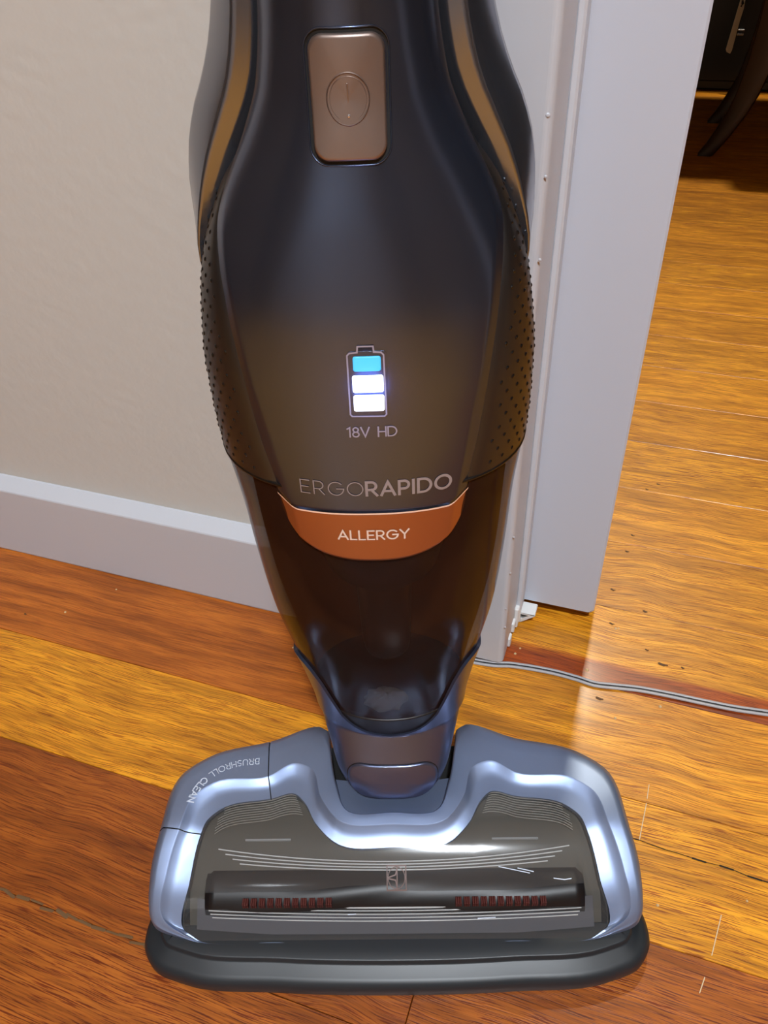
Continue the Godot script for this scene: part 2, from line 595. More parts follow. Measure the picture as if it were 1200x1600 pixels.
func plank_mat(called: String, c: Color, t: Texture2D, rough := .42) -> StandardMaterial3D:
	var m := mat(called, c, rough)
	m.albedo_texture = t
	m.uv1_scale = Vector3(1.0 / .8, 1.0 / .083, 1)
	m.heightmap_enabled = true
	m.heightmap_texture = t
	m.heightmap_scale = .015
	m.clearcoat_enabled = true
	m.clearcoat = .12
	m.clearcoat_roughness = .16
	return m


func build_floor() -> void:
	var tx := [wood_texture(1, .65, .05), wood_texture(2, .35, .03), wood_texture(3, .7, .07), wood_texture(4, .9, .03), wood_texture(5, .7, .05, .68)]
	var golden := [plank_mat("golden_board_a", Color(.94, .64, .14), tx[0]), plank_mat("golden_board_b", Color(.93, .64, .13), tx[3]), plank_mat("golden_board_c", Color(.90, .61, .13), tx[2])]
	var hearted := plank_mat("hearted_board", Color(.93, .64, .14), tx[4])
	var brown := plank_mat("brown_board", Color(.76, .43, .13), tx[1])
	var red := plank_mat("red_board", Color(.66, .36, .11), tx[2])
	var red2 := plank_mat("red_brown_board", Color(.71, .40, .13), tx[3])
	var fl := Node3D.new()
	fl.name = "floor"
	fl.set_meta("kind", "structure")
	add_child(fl)
	box("subfloor", Vector3(-3.1, -.06, -3.1), Vector3(2.7, -.02, 3.1), .001, M.gap, fl)
	var edges: Array[float] = [.13, .0455, -.0385, -.1205, -.2065, -.2885, -.370, -.448, -.526, -.604]
	var z := -.604
	while z > -2.95:
		z -= .0785
		edges.append(z)
	for i in edges.size() - 1:
		var z1 := edges[i] - .0002
		var z0 := edges[i + 1] + .0002
		var cuts: Array = [-3.0, 2.6]
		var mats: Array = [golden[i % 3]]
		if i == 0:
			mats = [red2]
		elif i == 1:
			mats = [brown]
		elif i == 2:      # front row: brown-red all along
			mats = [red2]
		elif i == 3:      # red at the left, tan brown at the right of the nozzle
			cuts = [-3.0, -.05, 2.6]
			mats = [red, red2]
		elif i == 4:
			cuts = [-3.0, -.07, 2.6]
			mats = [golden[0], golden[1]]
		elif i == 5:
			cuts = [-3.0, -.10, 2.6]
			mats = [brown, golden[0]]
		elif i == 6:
			cuts = [-3.0, -.12, 2.6]
			mats = [golden[1], hearted]
		else:
			var c := -1.4 + fmod(i * .77, 1.0) * .9
			cuts = [-3.0, c, 2.6]
			mats = [golden[i % 3], golden[(i + 1) % 3]]
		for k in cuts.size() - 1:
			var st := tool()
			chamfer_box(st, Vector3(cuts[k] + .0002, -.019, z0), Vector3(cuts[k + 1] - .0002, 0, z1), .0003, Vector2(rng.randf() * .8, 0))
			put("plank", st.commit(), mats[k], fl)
	# the rest of the boards behind the camera
	var st := tool()
	chamfer_box(st, Vector3(-3.0, -.019, .1306), Vector3(2.6, 0, 3.0), .0007)
	put("far_boards", st.commit(), golden[2], fl)
	# reddish heart stripe along the board behind the cable
	# marks: pale scratches, grey paint along a joint, dark spots
	st = tool()
	for q in [[.0553, -.3016, .0549, -.2914], [.0548, -.2882, .0527, -.2631], [.0987, -.2326, .0942, -.2095], [.0910, -.1974, .0887, -.1889]]:
		strip(st, Vector3(q[0], .0002, q[1]), Vector3(q[2], .0002, q[3]), .00025)
	put("scratch_mark", st.commit(), M.scratch, fl).set_meta("kind", "stuff")
	st = tool()
	for k in 14:
		var x := -.30 + k * .0085 + rng.randf() * .003
		strip(st, Vector3(x, .0003, -.1205 + rng.randf_range(-.0010, .0016)), Vector3(x + .008, .0003, -.1205 + rng.randf_range(-.0010, .0016)), rng.randf_range(.0004, .0011))
	put("paint_smear", st.commit(), M.grey_smear, fl).set_meta("kind", "stuff")
	st = tool()
	var prev := Vector3(.045, .0003, -.2625)
	for k in 22:
		var x := .045 + (k + 1) * .0075
		var nx := Vector3(x, .0003, -.2625 + .006 * (k + 1) / 22.0 + rng.randf_range(-.0006, .0006))
		strip(st, prev, nx, rng.randf_range(.0002, .0006))
		prev = nx
	put("timber_crack", st.commit(), M.gap, fl).set_meta("kind", "stuff")
	st = tool()
	for q in [[0.0575, -0.4017, 0.0030, 0.0011], [0.0710, -0.4028, 0.0009, 0.0007], [0.0184, -0.4309, 0.0016, 0.0008], [0.0412, -0.4509, 0.0014, 0.0009], [0.0153, -0.4675, 0.0016, 0.0008], [0.0215, -0.5162, 0.0014, 0.0008], [0.0242, -0.5381, 0.0013, 0.0008], [0.0456, -0.4123, 0.0012, 0.0006], [0.0181, -0.3584, 0.0022, 0.0010], [0.0400, -0.6172, 0.0014, 0.0008], [0.0306, -0.6065, 0.0012, 0.0007], [-0.4245, -0.3066, 0.0012, 0.0006]]:
		strip(st, Vector3(q[0] - q[2], .0002, q[1] - .0006), Vector3(q[0] + q[2] * .3, .0002, q[1] + .0004), q[3])
		strip(st, Vector3(q[0] - q[2] * .4, .0002, q[1] + .0003), Vector3(q[0] + q[2], .0002, q[1] - .0002), q[3] * .6)
	put("dark_spot", st.commit(), M.stain, fl).set_meta("kind", "stuff")
	# a few crumbs of grit lying about
	st = tool()
	for q in [[.0215, -.4270, .0011], [.0235, -.428, .0008], [.0065, -.3810, .0014], [.0580, -.3640, .0012], [-.0455, -.381, .0010], [-.043, -.387, .0008], [-.395, -.318, .0010], [-.37, -.352, .0008], [-.205, -.338, .0008], [-.088, -.02, .0011], [-.094, -.022, .0010], [.0655, -.2275, .0009], [.112, -.245, .0007], [.03, -.3455, .0010]]:
		bump(st, Vector3(q[0], 0, q[1]), Vector3.UP, q[2], .9)
	var g := put("grit", st.commit(), M.crumb)
	tag(g, "scattered pale crumbs of grit on the timber floor", "grit", "", "stuff")


func strip(st: SurfaceTool, a: Vector3, b: Vector3, hw: float) -> void:
	var d := (b - a).normalized()
	var n := d.cross(Vector3.UP).normalized() * hw
	var e := d * hw * .8
	var t := Vector3(0, .00012, 0)
	var up := Vector3.UP
	flat_quad(st, a + n, b + n, b + t, a + t, up)
	flat_quad(st, a - n, b - n, b + t, a + t, up)
	flat_tri(st, a + n, a - e, a + t, up)
	flat_tri(st, a - n, a - e, a + t, up)
	flat_tri(st, b + n, b + e, b + t, up)
	flat_tri(st, b - n, b + e, b + t, up)


# ================================================================ the vacuum cleaner
func zc(y: float) -> float: return -.110 - .04 * y
func xc(y: float) -> float: return .0005 - .0085 * (y - .07)

func zfront(x: float, y: float, off := 0.0) -> float:
	var n := tab(N1, y)
	var u := minf(1.0, absf(x - xc(y)) / (tab(W1, y) + off))
	return zc(y) + (tab(D1, y) + off) * pow(maxf(0.0, 1.0 - pow(u, n)), 1.0 / n)

# point of the body's skin at height y and angle a round it (0 = front)
func skin(y: float, a: float, off: float, back := .03) -> Vector3:
	var n := tab(N1, y)
	var s := sin(a)
	var c := cos(a)
	var d := (tab(D1, y) if c > 0 else back) + off
	return Vector3(xc(y) + (tab(W1, y) + off) * signf(s) * pow(absf(s), 2.0 / n), y, zc(y) + d * signf(c) * pow(absf(c), 2.0 / n))

func line_y(s: float) -> float: return .2614 + maxf(0.0, absf(s) - .82) * .0225

# face of the front panel: x across, chamfered towards its sides
func face(x: float, y: float, lift := 0.0) -> Vector3:
	var e := absf(x - xc(y))
	var q := tab(WQ, y)
	var p := tab(WP, y)
	var off := .0013 - .0022 * clampf((e - q) / maxf(p - q, .0004), 0, 1) * clampf((p - q) / .004, .1, 1.0)
	return Vector3(x, y, zfront(x, y) + off + lift)


func build_vacuum() -> void:
	vac = thing("vacuum_cleaner", "graphite and silver-blue upright stick vacuum cleaner standing on its floor nozzle", "vacuum cleaner", Vector3(-.0615, 0, -.1475))
	vac.transform = Transform3D(Basis(Vector3(.94878, 0, -.31593), Vector3.UP, Vector3(.31593, 0, .94878)), Vector3(-.0615, 0, -.1475))
	build_nozzle()
	build_neck()
	build_cup()
	build_frame()
	build_unit()


func build_frame() -> void:
	# the stick's cradle behind the hand unit: outer flank, ridge, groove next to the unit
	var rows := []
	var y := .25
	while y < .665:
		var w2 := tab(W2, y)
		var w1 := minf(tab(W1, y) - .001, w2 - .006)
		if y > .50:
			w1 = w2 * .5
		var zr := zc(minf(y, .5)) + .004
		var mid := lerpf(w1, w2, .44)
		var half := [Vector2(0, zr - .012), Vector2(w1 * .6, zr - .012), Vector2(w1, zr - .0014), Vector2(lerpf(w1, mid, .45), zr - .0008), Vector2(lerpf(w1, mid, .85), zr - .0003), Vector2(mid, zr), Vector2(lerpf(mid, w2, .1), zr - .0006), Vector2(lerpf(mid, w2, .5), zr - .0085), Vector2(lerpf(mid, w2, .92), zr - .0178), Vector2(w2, zr - .022), Vector2(w2 * .97, zr - .031), Vector2(w2 * .85, zr - .041), Vector2(w2 * .6, zr - .047), Vector2(w2 * .3, zr - .049), Vector2(0, zr - .0495)]
		var row := PackedVector3Array()
		for p in half:
			row.append(Vector3(xc(y) + p.x, y, p.y))
		for k in range(half.size() - 2, 0, -1):
			row.append(Vector3(xc(y) - half[k].x, y, half[k].y))
		rows.append(row)
		y += .006
	put("stick_frame", grid(rows, true), M.graphite_frame, vac, "grey-blue metallic frame wrapping the sides")


func build_unit() -> void:
	# dark core under the panels
	var rows := []
	for i in 40:
		var y := lerpf(.2695, .50, i / 39.0)
		var row := PackedVector3Array()
		for k in 48:
			row.append(skin(y, TAU * k / 48, -.0016, .006))
		rows.append(row)
	rows.append(ring_of(Vector3(xc(.5), .50, zc(.5)), 48))
	put("unit_core", grid(rows, true), M.dark_core, vac)
	# front panel
	rows = []
	var cols: Array[float] = []
	for k in 61:
		cols.append(sin((k / 60.0 * 2 - 1) * PI / 2))
	for i in 110:
		var t := i / 109.0
		var row := PackedVector3Array()
		for s in cols:
			var y := lerpf(line_y(s), .498, t)
			row.append(face(xc(y) + s * tab(WP, y), y))
		rows.append(row)
	# turn the rim in, so that the panel has thickness
	var panel := rim_grid(rows, .0025)
	put("front_panel", panel, M.graphite, vac, "dark graphite metallic front panel")
	# copper band below it
	rows = []
	for i in 26:
		var t := i / 25.0
		var row := PackedVector3Array()
		for s in cols:
			var yb := .2645 - .0265 * pow(maxf(0.0, 1.0 - pow(absf(s), 2.6)), .435)
			var y := lerpf(yb, line_y(s) - .0002, t)
			row.append(face(xc(y) + s * tab(WP, maxf(y, .2645)) * .985, y))
		rows.append(row)
	var band := put("copper_band", rim_grid(rows, .0020), M.copper, vac, "copper coloured band")
	# pale trim line between them
	var st := tool()
	for k in 60:
		var s0 := cols[k] * 1.0
		var s1 := cols[k + 1] * 1.0
		var q: Array[Vector3] = []
		for e in [[s0, -.00035], [s1, -.00035], [s1, .00035], [s0, .00035]]:
			var y: float = line_y(e[0]) + e[1]
			q.append(face(xc(y) + e[0] * tab(WP, y), y, .00035))
		flat_quad(st, q[0], q[1], q[2], q[3], Vector3(0, 0, 1))
	put("trim_line", st.commit(), M.trim_line, vac)
	# lettering on the panel and the band
	var on_face := func(p: Vector2) -> Vector3: return face(p.x, p.y, .00025)
	put("lettering", write("18V HD", Vector2(-.0085, .2946), .0036, .00055, .22, on_face), M.print_light, vac)
	put("lettering", write("ERGO", Vector2(-.0276, .2700), .0057, .00042, .30, on_face), M.print_light, vac)
	put("lettering", write("RAPIDO", Vector2(-.0029, .2700), .0057, .00105, .30, on_face), M.print_light, vac)
	put("lettering", write("ALLERGY", Vector2(-.0149, .2490), .0042, .00068, .27, on_face), M.print_white, band)
	# power button in its dark slot
	var by := .3985
	put("button_slot", pill(Vector2(0, by), .0118, .0171, .0050, face, [[1.0, .0001], [0.0, .0001]]), M.pit, vac)
	var b := put("power_button", pill(Vector2(0, by), .0109, .0161, .0043, face, [[1.0, -.0012], [1.0, .0007], [.975, .0014], [.93, .0017], [.5, .0017], [0.0, .0017]]), M.taupe_metal, vac, "taupe brushed metal power button")
	put("slot_lip", ring_patch(Vector2(0, by), .0118, .0171, .0050, .0007, face, .0004), M.graphite, vac)
	st = tool()
	for k in 48:
		var a := TAU * k / 48
		var a2 := TAU * (k + 1) / 48
		var prof := [[.00575, .00170], [.00600, .00150], [.00640, .00150], [.00665, .00195], [.00690, .00170]]
		for i in 4:
			var q: Array[Vector3] = []
			for e in [[a, i], [a2, i], [a2, i + 1], [a, i + 1]]:
				var rr: float = prof[e[1]][0]
				q.append(face(xc(by) + cos(e[0]) * rr * .92, by + .0001 + sin(e[0]) * rr, prof[e[1]][1] + .00005))
			flat_quad(st, q[0], q[1], q[2], q[3], Vector3(0, 0, 1))
	put("power_ring", st.commit(), M.taupe_metal, b)
	box("power_bar", Vector3(xc(by) - .00022, by - .003, face(0, by).z + .0016), Vector3(xc(by) + .00022, by + .0042, face(0, by).z + .0019), .0001, M.taupe_metal, b)
	st = tool()
	bump(st, face(xc(by), by - .0042, .0017), Vector3(0, .1, 1), .00055, .8)
	put("power_dot", st.commit(), M.chrome, b)
	# battery gauge
	var gauge := put("battery_gauge", pill(Vector2(.0012, .3140), .0067, .0118, .0012, face, [[1.0, 0.0], [1.0, .0003], [0.0, .0003]]), M.graphite, vac, "lit battery gauge")
	var gf := func(p: Vector2) -> Vector3: return face(p.x, p.y, .0005)
	var o := PackedVector2Array([Vector2(-.0050, .3027), Vector2(.0062, .3025), Vector2(.0069, .3032), Vector2(.0066, .3246), Vector2(.0058, .3254), Vector2(.0034, .3256), Vector2(.0032, .3276), Vector2(-.0020, .3276), Vector2(-.0022, .3256), Vector2(-.0048, .3254), Vector2(-.0056, .3246), Vector2(-.0056, .3034), Vector2(-.0050, .3027)])
	for i in o.size():
		o[i] += Vector2(xc(.314) + .0002, 0)
	var bt := tool()
	ribbon(bt, o, .00055, gf)
	put("gauge_outline", bt.commit(), M.print_light, gauge)
	put("gauge_tip", pill(Vector2(.0010, .3266), .0024, .0010, .0004, face, [[1.0, .0001], [0.0, .0003]]), M.dark_core, gauge)
	for q in [[.3217, .0047, .0025, M.led_blue], [.3146, .0053, .0030, M.led_white], [.3076, .0053, .0029, M.led_white]]:
		put("gauge_cell", pill(Vector2(.0012, q[0]), q[1], q[2], .0008, face, [[1.0, .0003], [1.0, .0008], [.9, .0010], [0.0, .0010]]), q[3], gauge)
	var l := OmniLight3D.new()
	l.name = "gauge_light"
	l.light_color = Color(.45, .6, 1.0)
	l.light_energy = .0005
	l.light_size = .004
	l.omni_range = 5
	l.omni_attenuation = 2
	l.shadow_enabled = true
	l.position = Vector3(xc(.311) + .0012, .311, zfront(0, .311) + .0075)
	vac.add_child(l)
	# side grips with their pimples
	for side in [-1.0, 1.0]:
		rows = []
		for i in 34:
			var y := lerpf(.2700, .3850, i / 33.0)
			var sink := -.0030 * smoothstep(.366, .384, y)
			var n := tab(N1, y)
			var u := clampf(tab(WP, y) / tab(W1, y), 0, .985)
			var a0 := asin(pow(u, n / 2.0)) - .02
			var row := PackedVector3Array()
			row.append(skin(y, side * a0, -.0020 + sink))
			for k in 21:
				row.append(skin(y, side * lerpf(a0, PI * .80, k / 20.0), (.0003 if k > 0 else -.0003) + sink))
			rows.append(row)
		var bot := PackedVector3Array()
		for k in 22:
			var p: Vector3 = rows[0][k]
			bot.append(Vector3(xc(.27) + (p.x - xc(.27)) * .95, .2702, zc(.27) + (p.z - zc(.27)) * .95))
		rows.insert(0, rows[0])
		rows.insert(0, bot)
		var g := put("grip", grid(rows, false, Vector3(side, 0, .3)), M.grip_rubber, vac, "dotted black rubber side grip")
		st = tool()
		for i in 21:
			var y := .2740 + i * .0045
			var n := tab(N1, y)
			var u := clampf(tab(WP, y) / tab(W1, y), 0, .985)
			var a0 := asin(pow(u, n / 2.0))
			for k in 11:
				var a := .74 + (k + .5 * (i % 2)) * .125
				if a < a0 + .09 or y > .366:
					continue
				var p := skin(y, side * a, .0003)
				var nn: Vector3 = (skin(y, side * (a + .02), .0003) - p).cross(skin(y + .001, side * a, .0003) - p) * -side
				if nn.dot(Vector3(side, 0, .2)) < 0:
					nn = -nn
				bump(st, p, nn, .00085, .5)
		put("grip_dots", st.commit(), M.grip_dot, g).set_meta("kind", "stuff")
	# shiny lip under the grips
	rows = []
	for q in [[.2692, .0001], [.2694, .0006], [.2702, .0006], [.2704, .0001]]:
		var row := PackedVector3Array()
		for k in 64:
			row.append(skin(q[0], TAU * k / 64, q[1]))
		rows.append(row)
	put("cup_seal", grid(rows, true), M.black_plastic, vac)


# rows of a panel with its rim bent back by d, all round
func rim_grid(rows: Array, d: float) -> ArrayMesh:
	var out := []
	var nr := rows.size()
	for i in range(-1, nr + 1):
		var src: PackedVector3Array = rows[clampi(i, 0, nr - 1)]
		var row := PackedVector3Array()
		for j in range(-1, src.size() + 1):
			var p := src[clampi(j, 0, src.size() - 1)]
			if i < 0 or i >= nr or j < 0 or j >= src.size():
				p += Vector3(0, 0, -d)
			row.append(p)
		out.append(row)
	return grid(out, false, Vector3(0, 0, 1))


func outline(c: Vector2, hw: float, hh: float, r: float, seg := 8) -> PackedVector2Array:
	var o := PackedVector2Array()
	for q in [[1, 1, 0.0], [-1, 1, PI / 2], [-1, -1, PI], [1, -1, PI * 1.5]]:
		for k in seg + 1:
			var a: float = q[2] + PI / 2 * k / seg
			o.append(c + Vector2(q[0] * (hw - r) + cos(a) * r, q[1] * (hh - r) + sin(a) * r))
	# refine long sides
	var f := PackedVector2Array()
	for i in o.size():
		var a := o[i]
		var b := o[(i + 1) % o.size()]
		var n := maxi(1, int(a.distance_to(b) / .002))
		for k in n:
			f.append(a.lerp(b, float(k) / n))
	return f


# a rounded patch on a surface: steps are [share of the outline, height over the surface]
func pill(c: Vector2, hw: float, hh: float, r: float, on: Callable, steps: Array) -> ArrayMesh:
	var c2 := c + Vector2(xc(c.y), 0)
	var o := outline(c2, hw, hh, r)
	var rows := []
	for s in steps:
		var row := PackedVector3Array()
		for p in o:
			var q: Vector2 = c2 + (p - c2) * maxf(s[0], .001)
			row.append(on.call(q.x, q.y, s[1]))
		rows.append(row)
	return grid(rows, true, Vector3(0, 0, 1))


func ring_patch(c: Vector2, hw: float, hh: float, r: float, w: float, on: Callable, lift: float) -> ArrayMesh:
	var c2 := c + Vector2(xc(c.y), 0)
	var rows := []
	for q in [[0.0, -.0006], [.15, lift], [.6, lift], [1.0, -.0002]]:
		var o := outline(c2, hw + w * q[0], hh + w * q[0], r + w * q[0])
		if rows.size() and o.size() != rows[0].size():
			o = outline(c2, hw, hh, r)
			for i in o.size():
				o[i] = c2 + (o[i] - c2) * (1.0 + w * q[0] / hw)
		var row := PackedVector3Array()
		for p in o:
			row.append(on.call(p.x, p.y, q[1]))
		rows.append(row)
	return grid(rows, true, Vector3(0, 0, 1))


func build_cup() -> void:
	var rows := []
	for i in 46:
		var y := lerpf(.094, .2694, i / 45.0)
		var row := PackedVector3Array()
		for k in 72:
			row.append(skin(y, TAU * k / 72, -.0004))
		rows.append(row)
	var cup := put("dust_cup", grid(rows, true), M.smoked, vac, "smoked brown see-through dust cup")
	rows = []
	for q in [[.088, -.012], [.0925, -.0015], [.0945, .0001], [.1085, .0001], [.1095, -.0003], [.1095, -.0022], [.1078, -.004]]:
		var row := PackedVector3Array()
		for k in 72:
			row.append(skin(q[0], TAU * k / 72, q[1]))
		rows.append(row)
	rows.append(ring_of(Vector3(0, .1075, zc(.1)), 72))
	put("cup_rim", grid(rows, true), M.rim_band, cup, "opaque dark bottom rim")
	rows = []
	for i in 20:
		var y := lerpf(.108, .2685, i / 19.0)
		var row := PackedVector3Array()
		for k in 33:
			row.append(skin(y, lerpf(PI * .56, PI * 1.44, k / 32.0), -.0012))
		rows.append(row)
	put("cup_back", grid(rows, false, Vector3(0, 0, -1)), M.cup_brown, cup, "dark back wall of the cup")
	# cyclone and filter standing inside
	var f := put("filter", lathe(PackedVector2Array([Vector2(.001, .262), Vector2(.036, .260), Vector2(.035, .236), Vector2(.030, .222), Vector2(.026, .206), Vector2(.0165, .198), Vector2(.0135, .190), Vector2(.0125, .150), Vector2(.0118, .142), Vector2(.0105, .1405), Vector2(.001, .1405)])), M.filter_plastic, cup)
	f.position = Vector3(0, 0, zc(.19) + .010)
	# a clump of dust on the floor of the cup against the front
	rows = []
	var nz := FastNoiseLite.new()
	nz.frequency = 160
	for i in 8:
		var t := i / 7.0
		var row := PackedVector3Array()
		for k in 20:
			var a := TAU * k / 20
			var rr := cos(t * PI / 2) * (1 + .5 * nz.get_noise_2d(cos(a) * .02, sin(a) * .02 + t * .01))
			row.append(Vector3(cos(a) * rr * .011 - .002, .1068 + sin(t * PI / 2) * .009 * (1 + .4 * nz.get_noise_2d(k * .004, t * .02)), zc(.1) + .018 + sin(a) * rr * .007))
		rows.append(row)
	put("dust_clump", grid(rows, true), M.dust, cup, "pale clump of dust").set_meta("kind", "stuff")


func neck_point(y: float, a: float, up := true) -> Vector3:
	var s := sin(a)
	var c := cos(a)
	if y >= .094:
		var n := tab(N1, y)
		var d := (tab(D1, y) if c > 0 else .03) + .0014
		return Vector3(xc(y) + (tab(W1, y) + .0014) * signf(s) * pow(absf(s), 2.0 / n), y, zc(y) + d * signf(c) * pow(absf(c), 2.0 / n))
	var nn := tab(NN, y)
	var z0 := lerpf(-.096, zc(.094), clampf((y - .05) / .044, 0, 1))
	var dd := tab(NZ, y) - z0 if c > 0 else lerpf(.012, .0314, clampf((y - .05) / .044, 0, 1))
	return Vector3(xc(y) + tab(NW, y) * signf(s) * pow(absf(s), 2.0 / nn), y, z0 + dd * signf(c) * pow(absf(c), 2.0 / nn))


func neck_face(x: float, y: float, lift := 0.0) -> Vector3:
	var nn := tab(NN, y)
	var z0 := lerpf(-.096, zc(.094), clampf((y - .05) / .044, 0, 1))
	var u := minf(1.0, absf(x - xc(y)) / tab(NW, y))
	return Vector3(x, y, z0 + (tab(NZ, y) - z0) * pow(maxf(0, 1 - pow(u, nn)), 1 / nn) + lift)


func build_neck() -> void:
	var top := PackedVector2Array([Vector2(0, .0945), Vector2(.30, .0965), Vector2(.45, .1000), Vector2(.60, .1080), Vector2(.66, .1200), Vector2(.72, .1350), Vector2(.80, .1450), Vector2(.90, .1460), Vector2(1, .1380)])
	var rows := []
	var cols := 80
	for i in 44:
		var t := i / 43.0
		var row := PackedVector3Array()
		for k in cols:
			var a := TAU * k / cols
			var yt := tab(top, absf(sin(a)))
			if cos(a) < 0:
				yt = lerpf(.138, .0945, clampf(-cos(a) * 3.0, 0, 1))
			var y := lerpf(.0505, .0935, t / .62) if t < .62 else lerpf(.0935, yt, (t - .62) / .38)
			row.append(neck_point(y, a))
		rows.append(row)
	var lip := PackedVector3Array()
	for p: Vector3 in rows[43]:
		lip.append(Vector3(xc(p.y) + (p.x - xc(p.y)) * .965, p.y - .0004, zc(p.y) + (p.z - zc(p.y)) * .955))
	rows.append(rows[43])
	rows.append(lip)
	rows.insert(0, ring_of(Vector3(xc(.05), .0503, -.09), cols))
	var n := put("neck", grid(rows, true), M.neck_metal, vac, "dark metallic swivel neck")
	var lc := Vector2(.0002, .0676)
	put("latch_groove", pill(lc, .0249, .0112, .0094, neck_face, [[1.0, .0002], [0.0, .0002]]), M.pit, n)
	put("latch_button", pill(lc, .0243, .0107, .0090, neck_face, [[1.0, -.0004], [1.0, .0004], [.98, .0008], [.94, .0011], [.6, .0009], [.3, .0007], [0.0, .0006]]), M.neck_metal, n, "rounded release button")


# ---------------------------------------------------------------- nozzle
func top_h(z: float) -> float: return tab(HN, z)

func smooth_loop(half: Array, sub: int) -> PackedVector2Array:
	# half outline from the front middle round the right side to the pocket's middle; mirrored to a closed loop
	var full: Array[Vector2] = []
	for p in half:
		full.append(p)
	for k in range(half.size() - 2, 0, -1):
		full.append(Vector2(-half[k].x, half[k].y))
	var n := full.size()
	var o := PackedVector2Array()
	for i in n:
		var p0 := full[(i + n - 1) % n]
		var p1 := full[i]
		var p2 := full[(i + 1) % n]
		var p3 := full[(i + 2) % n]
		# centripetal tangents keep corners from overshooting
		var d1 := maxf(p1.distance_to(p2), 1e-5)
		var d0 := maxf(p0.distance_to(p1), 1e-5)
		var d2 := maxf(p2.distance_to(p3), 1e-5)
		var t1 := ((p1 - p0) / d0 - (p2 - p0) / (d0 + d1) + (p2 - p1) / d1) * d1
		var t2 := ((p2 - p1) / d1 - (p3 - p1) / (d1 + d2) + (p3 - p2) / d2) * d1
		t1 = t1.limit_length(d1 * 1.2)
		t2 = t2.limit_length(d1 * 1.2)
		for k in sub:
			var s := float(k) / sub
			var s2 := s * s
			var s3 := s2 * s
			o.append(p1 * (2 * s3 - 3 * s2 + 1) + t1 * (s3 - 2 * s2 + s) + p2 * (3 * s2 - 2 * s3) + t2 * (s3 - s2))
	return o


